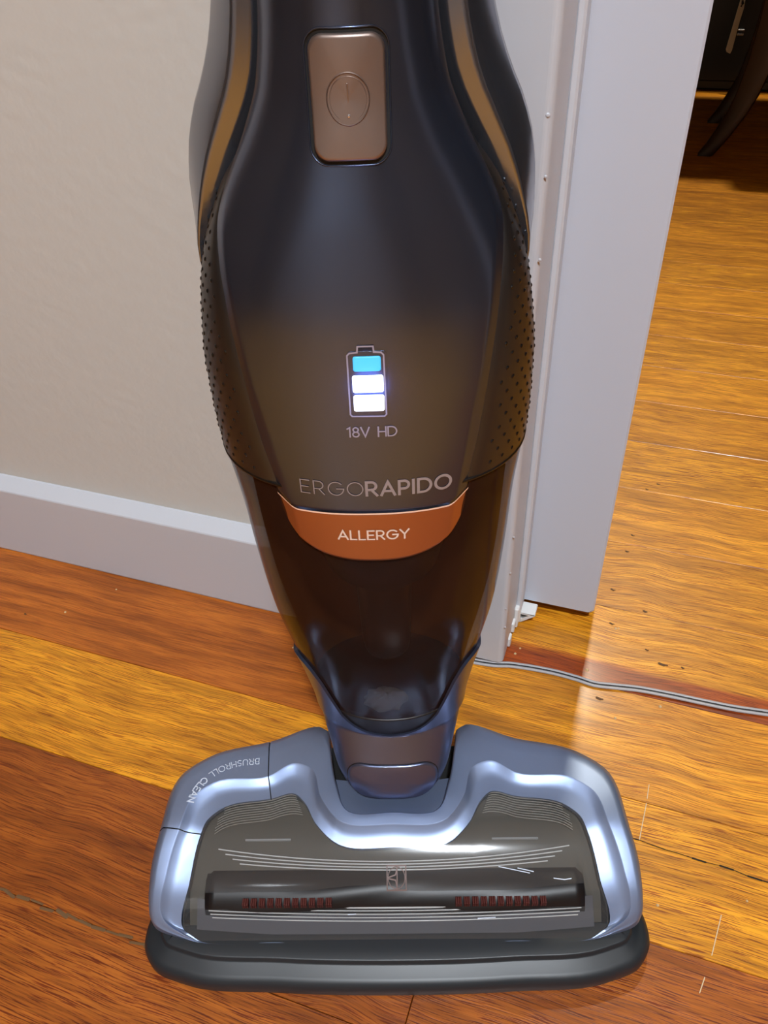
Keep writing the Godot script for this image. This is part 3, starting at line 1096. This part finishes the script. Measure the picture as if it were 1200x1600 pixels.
func build_nozzle() -> void:
	var sub := 8
	var outer := [Vector2(0, -.0095), Vector2(.060, -.0102), Vector2(.112, -.0130), Vector2(.1285, -.0195), Vector2(.1312, -.036), Vector2(.1290, -.0570), Vector2(.1225, -.0920), Vector2(.1080, -.1035), Vector2(.0730, -.1145), Vector2(.0400, -.1240), Vector2(.0366, -.1060), Vector2(.0312, -.0800), Vector2(.0255, -.0658), Vector2(0, -.0637)]
	var ridge := [Vector2(0, -.0099), Vector2(.060, -.0106), Vector2(.1105, -.0138), Vector2(.1225, -.0205), Vector2(.1210, -.0360), Vector2(.1160, -.0555), Vector2(.1105, -.0740), Vector2(.1010, -.0815), Vector2(.0700, -.0852), Vector2(.0560, -.0932), Vector2(.0465, -.0900), Vector2(.0393, -.0715), Vector2(.0300, -.0601), Vector2(0, -.0573)]
	var inner := [Vector2(0, -.0103), Vector2(.0595, -.0110), Vector2(.1085, -.0146), Vector2(.1116, -.0168), Vector2(.1088, -.0330), Vector2(.1045, -.0545), Vector2(.1020, -.0615), Vector2(.0960, -.0672), Vector2(.0675, -.0735), Vector2(.0545, -.0762), Vector2(.0492, -.0715), Vector2(.0415, -.0590), Vector2(.0320, -.0508), Vector2(0, -.0478)]
	var A := smooth_loop(outer, sub)
	var R := smooth_loop(ridge, sub)
	var I := smooth_loop(inner, sub)
	var nc := A.size()
	var base_low: Array[float] = [.018, .018, .018, .018, .018, .018, .018, .018, .018, .018, .030, .034, .036, .036]
	var base_mid: Array[float] = [.0195, .0195, .0205, .024, .030, .036, .040, .041, .041, .041, .0520, .0525, .0520, .0518]
	var L := []
	for k in 10:
		L.append(PackedVector3Array())
	for j in nc:
		var key := float(j) / sub
		if key > 13.0:
			key = 26.0 - key
		var i0 := int(floor(key))
		var f := key - i0
		var low: float = lerpf(base_low[i0], base_low[mini(i0 + 1, 13)], f)
		var mid: float = lerpf(base_mid[i0], base_mid[mini(i0 + 1, 13)], f)
		var a := A[j]
		var r := R[j]
		var n := I[j]
		var pocket := clampf(key - 9.0, 0.0, 1.0)
		var front := clampf(3.0 - key, 0.0, 1.0)
		var P := func(p: Vector2, y: float) -> Vector3: return Vector3(p.x, y, p.y)
		L[0].append(P.call(a, low))
		L[1].append(P.call(a, minf(mid, top_h(a.y) - .0006)))
		var q := a.lerp(r, lerpf(.12, .05, pocket))
		L[2].append(P.call(q, lerpf(lerpf(mid, top_h(q.y), .72), top_h(q.y) - .0003, maxf(pocket, front))))
		q = a.lerp(r, lerpf(.32, .12, pocket))
		L[3].append(P.call(q, top_h(q.y) - lerpf(.0006, 0.0, pocket)))
		q = a.lerp(r, lerpf(.55, .5, pocket))
		L[4].append(P.call(q, top_h(q.y)))
		q = a.lerp(r, .985)
		L[5].append(P.call(q, top_h(q.y)))
		# the step down towards the window
		var deep := lerpf(1.0, .25, front)
		q = r.lerp(n, .05)
		L[6].append(P.call(q, top_h(q.y) - .0003 * deep))
		q = r.lerp(n, .28)
		L[7].append(P.call(q, top_h(q.y) - .0022 * deep))
		q = r.lerp(n, .55)
		L[8].append(P.call(q, top_h(q.y) - .0031 * deep))
		L[9].append(P.call(n, top_h(n.y) - .0034 * deep))
	# window edge turned down a little
	var down := PackedVector3Array()
	for p: Vector3 in L[9]:
		down.append(p + Vector3(0, -.0022, 0))
	L.append(L[9])
	L.append(down)
	# the hinged flap at the left is cut out of the shell by two seams
	var c0 := (26 - 8) * sub
	var c1 := (26 - 5) * sub
	var shell_rows := []
	var flap_rows := []
	var creased := L.duplicate()
	creased.insert(6, L[5])   # a crisp edge where the flat top meets the step
	for row: PackedVector3Array in creased:
		var sr := PackedVector3Array()
		var j := c1
		while j <= c0 + nc:
			sr.append(row[j % nc])
			j += 1
		shell_rows.append(sr)
		var fr := PackedVector3Array()
		for k in range(c0, c1 + 1):
			var p := row[k]
			if k == c0:
				p = p.move_toward(row[k + 1], .0006)
			elif k == c1:
				p = p.move_toward(row[k - 1], .0006)
			fr.append(p + Vector3(0, .0001, 0))
		flap_rows.append(fr)
	var noz := put("nozzle_shell", grid(shell_rows, false, Vector3(0, 1, 0)), M.blue_silver, vac, "silver-blue floor nozzle shell")
	var flap := put("brush_flap", grid(flap_rows, false, Vector3(0, 1, 0)), M.blue_silver, vac, "corner flap with lettering")
	# inner walls just below, so that seams and the pocket look dark
	var lining := []
	for q in [[.994, -.0015], [.985, -.004]]:
		var row := PackedVector3Array()
		for j in nc:
			var p: Vector3 = L[4][j]
			row.append(p + Vector3(0, q[1], 0))
		lining.append(row)
	var li := []
	for row in [L[1], L[3], L[5], L[7], L[9]]:
		var rr := PackedVector3Array()
		for p: Vector3 in row:
			rr.append(Vector3(p.x * .992, p.y - .0022, -.06 + (p.z + .06) * .985))
		li.append(rr)
	put("shell_lining", grid(li, true, Vector3(0, 1, 0)), M.pit, noz)
	# flap lettering follows the bend of the corner, read from behind the nozzle
	var path := PackedVector2Array([Vector2(-.0765, -.0968), Vector2(-.0885, -.0955), Vector2(-.0992, -.0915), Vector2(-.1075, -.0845), Vector2(-.1125, -.0755), Vector2(-.1150, -.0620)])
	var arc := smooth_path(path, 10)
	var lens := PackedFloat32Array([0.0])
	for i in arc.size() - 1:
		lens.append(lens[i] + arc[i].distance_to(arc[i + 1]))
	var on_arc := func(p: Vector2) -> Vector3:
		var i := 0
		while i < lens.size() - 2 and lens[i + 1] < p.x:
			i += 1
		var f := (p.x - lens[i]) / maxf(lens[i + 1] - lens[i], 1e-6)
		var d := (arc[i + 1] - arc[i]).normalized()
		var q := arc[i].lerp(arc[i + 1], f) + Vector2(-d.y, d.x) * -p.y
		return Vector3(q.x, top_h(q.y) + .00035, q.y)
	put("lettering", write("BRUSHROLL", Vector2(.0005, 0), .0036, .00042, .28, on_arc, Vector3.UP), M.print_faint, flap)
	put("lettering", write("CLEAN", Vector2(.0335, 0), .0036, .00066, .24, on_arc, Vector3.UP), M.print_faint, flap)
	# pocket: cradle under the neck
	var st := tool()
	var cradle := PackedVector2Array([Vector2(-.0262, -.0640), Vector2(.0262, -.0640), Vector2(.0300, -.0745), Vector2(.0330, -.0880), Vector2(-.0330, -.0880), Vector2(-.0300, -.0745)])
	var rows := []
	for i in 12:
		var t := i / 11.0
		var row := PackedVector3Array()
		for k in 25:
			var s := k / 24.0 * 2 - 1
			var zz := lerpf(-.0636, -.0870, t)
			row.append(Vector3(s * lerpf(.0262, .0325, t), .0490 - .0050 * t + .0030 * pow(absf(s), 3.0) * t, zz))
		rows.append(row)
	put("pocket_cradle", grid(rows, false, Vector3(0, 1, 0)), M.blue_silver, noz)
	box("pocket_floor", Vector3(-.041, .021, -.120), Vector3(.041, .030, -.060), .001, M.pit, noz)
	# clear window: a column of points for each x, from the front edge to the rear edge
	var front_c := PackedVector2Array()
	var rear_c := PackedVector2Array()
	for j in range(0, 13 * sub + 1):
		if float(j) / sub <= 3.0:
			front_c.append(I[j])
		else:
			rear_c.append(I[j])
	var xmax: float = front_c[front_c.size() - 1].x - .0001
	rows = []
	for i in 121:
		var x := sin((i / 120.0 * 2 - 1) * PI / 2) * xmax
		var z0 := at_x(front_c, absf(x))
		var z1 := at_x(rear_c, absf(x))
		var row := PackedVector3Array()
		for k in 25:
			var t := k / 24.0
			var z := lerpf(z0, z1, t)
			row.append(win(x, z))
		rows.append(row)
	var wnd := put("nozzle_window", grid(rows, false, Vector3(0, 1, .5)), M.clear_window, vac, "clear brush window")
	# moulded ribs: along the rear edge, arcs across the middle, a few along the front
	for k in 9:
		for side in [-1.0, 1.0]:
			var p := PackedVector2Array()
			for j in range(int(7.2 * sub) - k / 3, int(9.3 * sub)):
				p.append(Vector2((I[j].x - .0008 * k * clampf((j - 8.4 * sub) / 8.0, 0, 1)) * side, I[j].y + .0010 + k * .00135))
			rib(wnd, p, .00018, M.fine_rib)
	for k in 4:
		var p := PackedVector2Array()
		for i in 41:
			var x := (i / 40.0 * 2 - 1) * (.094 - k * .004)
			p.append(Vector2(x, -.0418 - .0068 * pow(absf(x) / .1, 2.0) * (1 - k * .1) + k * .0012))
		rib(wnd, p, .00026)
	for k in 5:
		var p := PackedVector2Array()
		for i in 31:
			var x := (i / 30.0 * 2 - 1) * (.1000 - k * .001)
			p.append(Vector2(x, -.0238 - .0020 * pow(absf(x) / .1, 2.0) + k * .0013))
		rib(wnd, p, .00022 if k else .0005)
	# emblem printed on the window: a square with a ring and a folded star
	var es := tool()
	var on_win := func(p: Vector2) -> Vector3: return win(p.x, p.y) + Vector3(0, .0004, .0002)
	var ec := Vector2(.0018, -.0350)
	var eh := .0050
	ribbon(es, PackedVector2Array([ec + Vector2(-eh, -eh), ec + Vector2(eh, -eh), ec + Vector2(eh, eh), ec + Vector2(-eh, eh), ec + Vector2(-eh, -eh)]), .0006, on_win)
	var circ := PackedVector2Array()
	for k in 25:
		circ.append(ec + Vector2(cos(TAU * k / 24), sin(TAU * k / 24)) * eh * .9)
	ribbon(es, circ, .0004, on_win)
	ribbon(es, PackedVector2Array([ec + Vector2(.0003, -eh), ec + Vector2(.0003, eh)]), .0005, on_win)
	ribbon(es, PackedVector2Array([ec + Vector2(-.0042, .0004), ec + Vector2(-.0005, .0010), ec + Vector2(.0003, .0046)]), .0006, on_win)
	ribbon(es, PackedVector2Array([ec + Vector2(-.0040, -.0002), ec + Vector2(-.0005, -.0012), ec + Vector2(.0003, -.0040)]), .0006, on_win)
	var scuff := tool()
	for q in [[Vector2(.0560, -.0392), Vector2(.0640, -.0378), Vector2(.0720, -.0364)], [Vector2(.0660, -.0385), Vector2(.0740, -.0370)], [Vector2(.0845, -.0342), Vector2(.0900, -.0336), Vector2(.0935, -.0340)], [Vector2(-.0240, -.0212), Vector2(-.0200, -.0214)], [Vector2(.0440, -.0194), Vector2(.0530, -.0197)]]:
		ribbon(scuff, PackedVector2Array(q), .00035, on_win)
	var sc := put("scuff_mark", scuff.commit(), M.print_faint, wnd)
	sc.set_meta("kind", "stuff")
	put("emblem", es.commit(), M.emblem, wnd)
	# inside: dusty baffle, its slots, and the brush roll
	rows = []
	for i in 41:
		var x := sin((i / 40.0 * 2 - 1) * PI / 2) * .1090
		var z1 := minf(at_x(rear_c, absf(x)) - .001, -.024)
		var row := PackedVector3Array()
		for k in 8:
			var z := lerpf(lerpf(-.0405, -.0175, smoothstep(.1000, .1030, absf(x))), z1, k / 7.0)
			row.append(Vector3(x, top_h(z) - .0085, z))
		rows.append(row)
	var baf := put("inner_baffle", grid(rows, false, Vector3(0, 1, .3)), M.baffle, vac, "dusty inner baffle behind the window")
	for q in [[-.068, -.0535], [.066, -.0530]]:
		box("baffle_slot", Vector3(q[0] - .0125, top_h(q[1]) - .0084, q[1] - .0005), Vector3(q[0] + .0125, top_h(q[1]) - .0070, q[1] + .0005), .0002, M.window_rib, baf)
	rows = []
	for i in 41:
		var x := (i / 40.0 * 2 - 1) * .1045
		var row := PackedVector3Array()
		for k in 6:
			var z := lerpf(-.0240, -.0125, k / 5.0) - .0030 * pow(absf(x) / .1, 2.0)
			row.append(win(x, z) + Vector3(0, -.0014, -.0010))
		rows.append(row)
	put("window_sill", grid(rows, false, Vector3(0, 1, .5)), M.sill_grey, wnd)
	box("brush_chamber", Vector3(-.108, .004, -.0760), Vector3(.108, .0055, -.014), .0005, M.pit, vac)
	rows = []
	for i in 41:
		var x := (i / 40.0 * 2 - 1) * .1000
		var row := PackedVector3Array()
		for k in 28:
			var a := TAU * k / 28
			var rr := .0130 + .0010 * maxf(0, cos(3 * a + x * 55.0))
			row.append(Vector3(x, .0215 + cos(a) * rr, -.0350 + sin(a) * rr))
		rows.append(row)
	rows.insert(0, ring_of(Vector3(-.1, .0215, -.035), 28))
	rows.append(ring_of(Vector3(.1, .0215, -.035), 28))
	var roll := put("brush_roll", grid(rows, true), M.roll, vac, "dark brush roll with red bristles")
	for k in 22:
		var x := (-.078 if k < 11 else .034) + (k % 11) * .0044
		var a := .80
		var d := Vector3(0, cos(a), sin(a))
		st = tool()
		for e in 3:
			var c := Vector3(x + (e - 1) * .0011, .0215, -.0350) + d * .0125
			chamfer_box(st, c - Vector3(.0005, .0008, .0008), c + Vector3(.0005, .0008, .0008) + d * .0030, .0002)
		put("bristle_tuft", st.commit(), M.bristle, roll)
	# rubber bumper and base under the shell
	var foot := smooth_loop([Vector2(0, .0095), Vector2(.060, .0080), Vector2(.112, .0034), Vector2(.1275, -.0030), Vector2(.1340, -.0120), Vector2(.1350, -.0230), Vector2(.1290, -.0420), Vector2(.1260, -.0700), Vector2(.1170, -.0930), Vector2(.0900, -.1040), Vector2(.0400, -.1150), Vector2(0, -.1180)], 6)
	rows = []
	for q in [[.004, .0003], [.0010, .0008], [0.0, .0030], [0.0, .0075], [.0010, .0103], [.0028, .0119], [.0045, .0126], [.0098, .0143], [.0106, .0150], [.0110, .0166], [.0118, .0172], [.0175, .0180], [.0300, .0180]]:
		rows.append(inset(foot, q[0], q[1]))
	rows.append(ring_of(Vector3(0, .0180, -.05), foot.size()))
	put("bumper", grid(rows, true), M.bumper_rubber, vac, "dark grey rubber front bumper")


func at_x(c: PackedVector2Array, x: float) -> float:
	var best := c[0].y
	for i in c.size() - 1:
		var a := c[i]
		var b := c[i + 1]
		if (x - a.x) * (x - b.x) <= 0 and absf(a.x - b.x) > 1e-9:
			return lerpf(a.y, b.y, (x - a.x) / (b.x - a.x))
		if absf(x) > maxf(a.x, b.x):
			best = a.y if a.x > b.x else b.y
	return best


func win(x: float, z: float) -> Vector3:
	return Vector3(x, top_h(z) - .0034 * clampf((-.012 - z) / .012, .25, 1.0), z)


func rib(parent: Node, p: PackedVector2Array, hw: float, m: Material = null) -> void:
	var rows := []
	for i in p.size():
		var d := (p[mini(i + 1, p.size() - 1)] - p[maxi(i - 1, 0)]).normalized()
		var n := Vector2(-d.y, d.x) * hw
		var row := PackedVector3Array()
		for q in [[1.0, -.0001], [.5, .0003], [-.5, .0003], [-1.0, -.0001]]:
			var e: Vector2 = p[i] + n * q[0]
			row.append(win(e.x, e.y) + Vector3(0, q[1], 0))
		rows.append(row)
	put("rib", grid(rows, false, Vector3(0, 1, 0)), m if m else M.window_rib, parent)


func inset(loop: PackedVector2Array, d: float, y: float) -> PackedVector3Array:
	var n := loop.size()
	var row := PackedVector3Array()
	for i in n:
		var t := (loop[(i + 1) % n] - loop[(i + n - 1) % n]).normalized()
		var m := Vector2(-t.y, t.x)
		if m.dot(Vector2(0, -.05) - loop[i]) < 0:
			m = -m
		var q := loop[i] + m * d
		row.append(Vector3(q.x, y, q.y))
	return row


func smooth_path(p: PackedVector2Array, sub: int) -> PackedVector2Array:
	var c := Curve2D.new()
	for i in p.size():
		var t := (p[mini(i + 1, p.size() - 1)] - p[maxi(i - 1, 0)]) / 6.0
		c.add_point(p[i], -t, t)
	var o := PackedVector2Array()
	for i in p.size() - 1:
		for k in sub:
			o.append(c.sample(i, float(k) / sub))
	o.append(p[p.size() - 1])
	return o


# ---------------------------------------------------------------- stroke lettering
func arc_pts(cx: float, cy: float, rx: float, ry: float, a0: float, a1: float, n := 14) -> Array:
	var o := []
	for k in n + 1:
		var a := deg_to_rad(lerpf(a0, a1, float(k) / n))
		o.append(Vector2(cx + cos(a) * rx, cy + sin(a) * ry))
	return o


func glyph(ch: String) -> Array:   # [width, strokes]
	match ch:
		"A": return [.86, [[Vector2(0, 0), Vector2(.43, 1), Vector2(.86, 0)], [Vector2(.15, .3), Vector2(.71, .3)]]]
		"B": return [.62, [[Vector2(.3, .53), Vector2(0, .53), Vector2(0, 1), Vector2(.3, 1)] + arc_pts(.3, .765, .26, .235, 90, -90), [Vector2(0, .53), Vector2(0, 0), Vector2(.33, 0)] + arc_pts(.33, .265, .29, .265, -90, 90)]]
		"C": return [.88, [arc_pts(.5, .5, .5, .5, 42, 318, 22)]]
		"D": return [.82, [[Vector2(.32, 0), Vector2(0, 0), Vector2(0, 1), Vector2(.32, 1)] + arc_pts(.32, .5, .5, .5, 90, -90, 18)]]
		"E": return [.58, [[Vector2(.58, 1), Vector2(0, 1), Vector2(0, 0), Vector2(.58, 0)], [Vector2(0, .5), Vector2(.5, .5)]]]
		"G": return [.95, [arc_pts(.5, .5, .5, .5, 44, 360, 24) + [Vector2(.55, .5)]]]
		"H": return [.74, [[Vector2(0, 0), Vector2(0, 1)], [Vector2(.74, 0), Vector2(.74, 1)], [Vector2(0, .5), Vector2(.74, .5)]]]
		"I": return [.02, [[Vector2(0, 0), Vector2(0, 1)]]]
		"L": return [.52, [[Vector2(0, 1), Vector2(0, 0), Vector2(.52, 0)]]]
		"N": return [.76, [[Vector2(0, 0), Vector2(0, 1), Vector2(.76, 0), Vector2(.76, 1)]]]
		"O": return [1.0, [arc_pts(.5, .5, .5, .5, 0, 360, 30)]]
		"P": return [.62, [[Vector2(0, 0), Vector2(0, 1), Vector2(.33, 1)] + arc_pts(.33, .71, .29, .29, 90, -90) + [Vector2(0, .42)]]]
		"R": return [.66, [[Vector2(0, 0), Vector2(0, 1), Vector2(.33, 1)] + arc_pts(.33, .71, .29, .29, 90, -90) + [Vector2(0, .42)], [Vector2(.32, .42), Vector2(.66, 0)]]]
		"S": return [.60, [arc_pts(.3, .76, .27, .24, 40, 270, 14) + arc_pts(.3, .26, .3, .26, 90, -145, 14)]]
		"U": return [.74, [[Vector2(0, 1)] + arc_pts(.37, .37, .37, .37, 180, 360, 16) + [Vector2(.74, 1)]]]
		"V": return [.80, [[Vector2(0, 1), Vector2(.40, 0), Vector2(.80, 1)]]]
		"Y": return [.78, [[Vector2(0, 1), Vector2(.39, .48), Vector2(.78, 1)], [Vector2(.39, .48), Vector2(.39, 0)]]]
		"1": return [.30, [[Vector2(0, .86), Vector2(.24, 1), Vector2(.24, 0)]]]
		"8": return [.60, [arc_pts(.3, .76, .25, .24, 0, 360, 20), arc_pts(.3, .26, .3, .26, 0, 360, 20)]]
	return [.45, []]


func write(text: String, at: Vector2, h: float, thick: float, gap: float, on: Callable, out := Vector3(0, 0, 1)) -> ArrayMesh:
	var st := tool()
	var x := at.x
	for ch in text:
		var g := glyph(ch)
		for s in g[1]:
			var p := PackedVector2Array()
			for q: Vector2 in s:
				p.append(Vector2(x + q.x * h, at.y + q.y * h))
			ribbon(st, p, thick, on, out)
		x += (g[0] + gap) * h
	return st.commit()


func ribbon(st: SurfaceTool, p: PackedVector2Array, w: float, on: Callable, out := Vector3(0, .3, 1)) -> void:
	var f := PackedVector2Array()
	for i in p.size() - 1:
		var n := maxi(1, int(p[i].distance_to(p[i + 1]) / .0012))
		for k in n:
			f.append(p[i].lerp(p[i + 1], float(k) / n))
	f.append(p[p.size() - 1])
	var n := f.size()
	var loop := f[0].distance_to(f[n - 1]) < 1e-6
	var a := PackedVector2Array()
	var b := PackedVector2Array()
	for i in n:
		var prev := f[i - 1] if i > 0 else (f[n - 2] if loop else f[i])
		var next := f[i + 1] if i < n - 1 else (f[1] if loop else f[i])
		var d0 := (f[i] - prev).normalized() if prev != f[i] else (next - f[i]).normalized()
		var d1 := (next - f[i]).normalized() if next != f[i] else d0
		var n0 := Vector2(-d0.y, d0.x)
		var n1 := Vector2(-d1.y, d1.x)
		var m := (n0 + n1).normalized()
		m = m / maxf(.45, m.dot(n0)) * w / 2
		var e := Vector2.ZERO
		if not loop and i == 0:
			e = -d1 * w * .5
		elif not loop and i == n - 1:
			e = d0 * w * .5
		a.append(f[i] + m + e)
		b.append(f[i] - m + e)
	for i in n - 1:
		flat_quad(st, on.call(a[i]), on.call(a[i + 1]), on.call(b[i + 1]), on.call(b[i]), out)


# ================================================================ cable and far room
func build_cable() -> void:
	var pts := [Vector3(-.150, 0, -.3625), Vector3(-.11, 0, -.3628), Vector3(-.0638, 0, -.3650), Vector3(-.045, 0, -.3690), Vector3(-.020, 0, -.3712), Vector3(.0003, 0, -.3706), Vector3(.013, 0, -.3692), Vector3(.028, 0, -.3715), Vector3(.0439, 0, -.3740), Vector3(.065, 0, -.3752), Vector3(.086, 0, -.3757), Vector3(.105, 0, -.3765), Vector3(.1255, 0, -.3788), Vector3(.17, 0, -.384), Vector3(.30, 0, -.392), Vector3(.55, 0, -.40), Vector3(.79, 0, -.405)]
	var c := Curve3D.new()
	for i in pts.size():
		var t: Vector3 = (pts[mini(i + 1, pts.size() - 1)] - pts[maxi(i - 1, 0)]) / 6.0
		c.add_point(pts[i], -t, t)
	c.bake_interval = .004
	var t := thing("cable", "thin grey twin-core cable trailing across the doorway floor from behind the vacuum cleaner", "cable")
	var base := c.get_baked_points()
	for s in [-1.0, 0.0, 1.0]:
		var p := PackedVector3Array()
		var r := PackedFloat32Array()
		for i in base.size():
			var d := (base[mini(i + 1, base.size() - 1)] - base[maxi(i - 1, 0)]).normalized()
			var n := d.cross(Vector3.UP).normalized()
			p.append(base[i] + n * .00155 * s + Vector3(0, .0012, 0))
			r.append(.0011 if s != 0.0 else .0008)
		put("cable_core" if s != 0.0 else "cable_web", tube(p, r, 8), M.cable_sheath if s != 0.0 else M.cable_dark, t)


func build_far_room() -> void:
	# low black cabinet against the far wall
	var t := thing("black_cabinet", "black low cabinet standing behind the curved chair legs in the far room", "cabinet")
	box("body", Vector3(-.55, .0, -2.75), Vector3(.95, .72, -2.245), .004, M.black_lacquer, t)
	for x in [-.55, -.05, .45]:
		box("drawer_front", Vector3(x + .006, .02, -2.246), Vector3(x + .494, .70, -2.238), .003, M.black_lacquer, t)
	var h := box("handle", Vector3(.084, .1265, -2.238), Vector3(.0985, .1305, -2.222), .001, M.chrome, t)
	h.set_meta("label", "short bright metal handle bar")
	h = box("handle", Vector3(.084, .1175, -2.238), Vector3(.0985, .1225, -2.222), .001, M.chrome, t)
	h.set_meta("label", "short bright metal handle bar")
	# strap hanging in front of it
	var st := tool()
	var o := PackedVector2Array([Vector2(.0665, .092), Vector2(.0690, .087), Vector2(.0775, .0835), Vector2(.0800, .090), Vector2(.0835, .150), Vector2(.0860, .172), Vector2(.0850, .195), Vector2(.0810, .30), Vector2(.0740, .30), Vector2(.0755, .195), Vector2(.0735, .172), Vector2(.0715, .150)])
	var tri := Geometry2D.triangulate_polygon(o)
	for z in [-2.208, -2.212]:
		for k in range(0, tri.size(), 3):
			flat_tri(st, Vector3(o[tri[k]].x, o[tri[k]].y, z), Vector3(o[tri[k + 1]].x, o[tri[k + 1]].y, z), Vector3(o[tri[k + 2]].x, o[tri[k + 2]].y, z), Vector3(0, 0, 1 if z > -2.21 else -1))
	for i in o.size():
		var a := o[i]
		var b := o[(i + 1) % o.size()]
		flat_quad(st, Vector3(a.x, a.y, -2.208), Vector3(b.x, b.y, -2.208), Vector3(b.x, b.y, -2.212), Vector3(a.x, a.y, -2.212), Vector3((b - a).y, -(b - a).x, 0))
	var strap := thing("strap", "narrow beige strap hanging in front of the black cabinet", "strap")
	put("strap_band", st.commit(), M.strap, strap)
	put("strap_ring", tube(PackedVector3Array([Vector3(.0795, .176, -2.207), Vector3(.0815, .182, -2.205), Vector3(.0795, .188, -2.207)]), PackedFloat32Array([.002, .003, .002]), 8), M.pit, strap)
	# chair with swept legs
	var ch := thing("dining_chair", "dark brown wooden chair with swept curved legs in the far room", "chair")
	for e in [[0.0, 0.0, 1.0], [.012, -.250, 1.0], [.50, 0.0, -1.0], [.488, -.250, -1.0]]:
		var rows := []
		var side := [Vector2(.040, 0.0), Vector2(.0520, .020), Vector2(.0640, .045), Vector2(.0765, .075), Vector2(.0850, .105), Vector2(.0925, .156), Vector2(.0960, .205), Vector2(.0970, .26), Vector2(.0960, .34), Vector2(.093, .44)]
		for i in side.size():
			var p: Vector2 = side[i]
			var wd := lerpf(.026, .048, minf(1.0, p.y / .2))
			var x0: float = .0 + e[0] + e[2] * p.x
			var x1: float = x0 + e[2] * wd
			var z0: float = -1.695 + e[1]
			rows.append(PackedVector3Array([Vector3(x0, p.y, z0 + .014), Vector3(x0, p.y, z0 - .010), Vector3(x0 + e[2] * .004, p.y, z0 - .014), Vector3(x1 - e[2] * .004, p.y, z0 - .014), Vector3(x1, p.y, z0 - .010), Vector3(x1, p.y, z0 + .010), Vector3(x1 - e[2] * .004, p.y, z0 + .014)]))
		put("leg", grid(rows, true), M.chair_wood, ch)
	box("seat", Vector3(.07, .44, -1.985), Vector3(.43, .485, -1.645), .012, M.chair_wood, ch)
	box("backrest", Vector3(.405, .486, -1.96), Vector3(.428, .70, -1.67), .01, M.chair_wood, ch)
	# table over it: its top throws the broad shade on the floor
	var tb := thing("dining_table", "dark wooden dining table over the chair in the far room", "table")
	box("table_top", Vector3(-.95, .735, -2.21), Vector3(1.3, .765, -1.775), .006, M.table_wood, tb)
	for q in [[-.92, -2.17], [-.92, -1.83], [1.22, -2.17], [1.22, -1.83]]:
		box("leg", Vector3(q[0], 0, q[1]), Vector3(q[0] + .05, .735, q[1] + .05), .004, M.table_wood, tb)
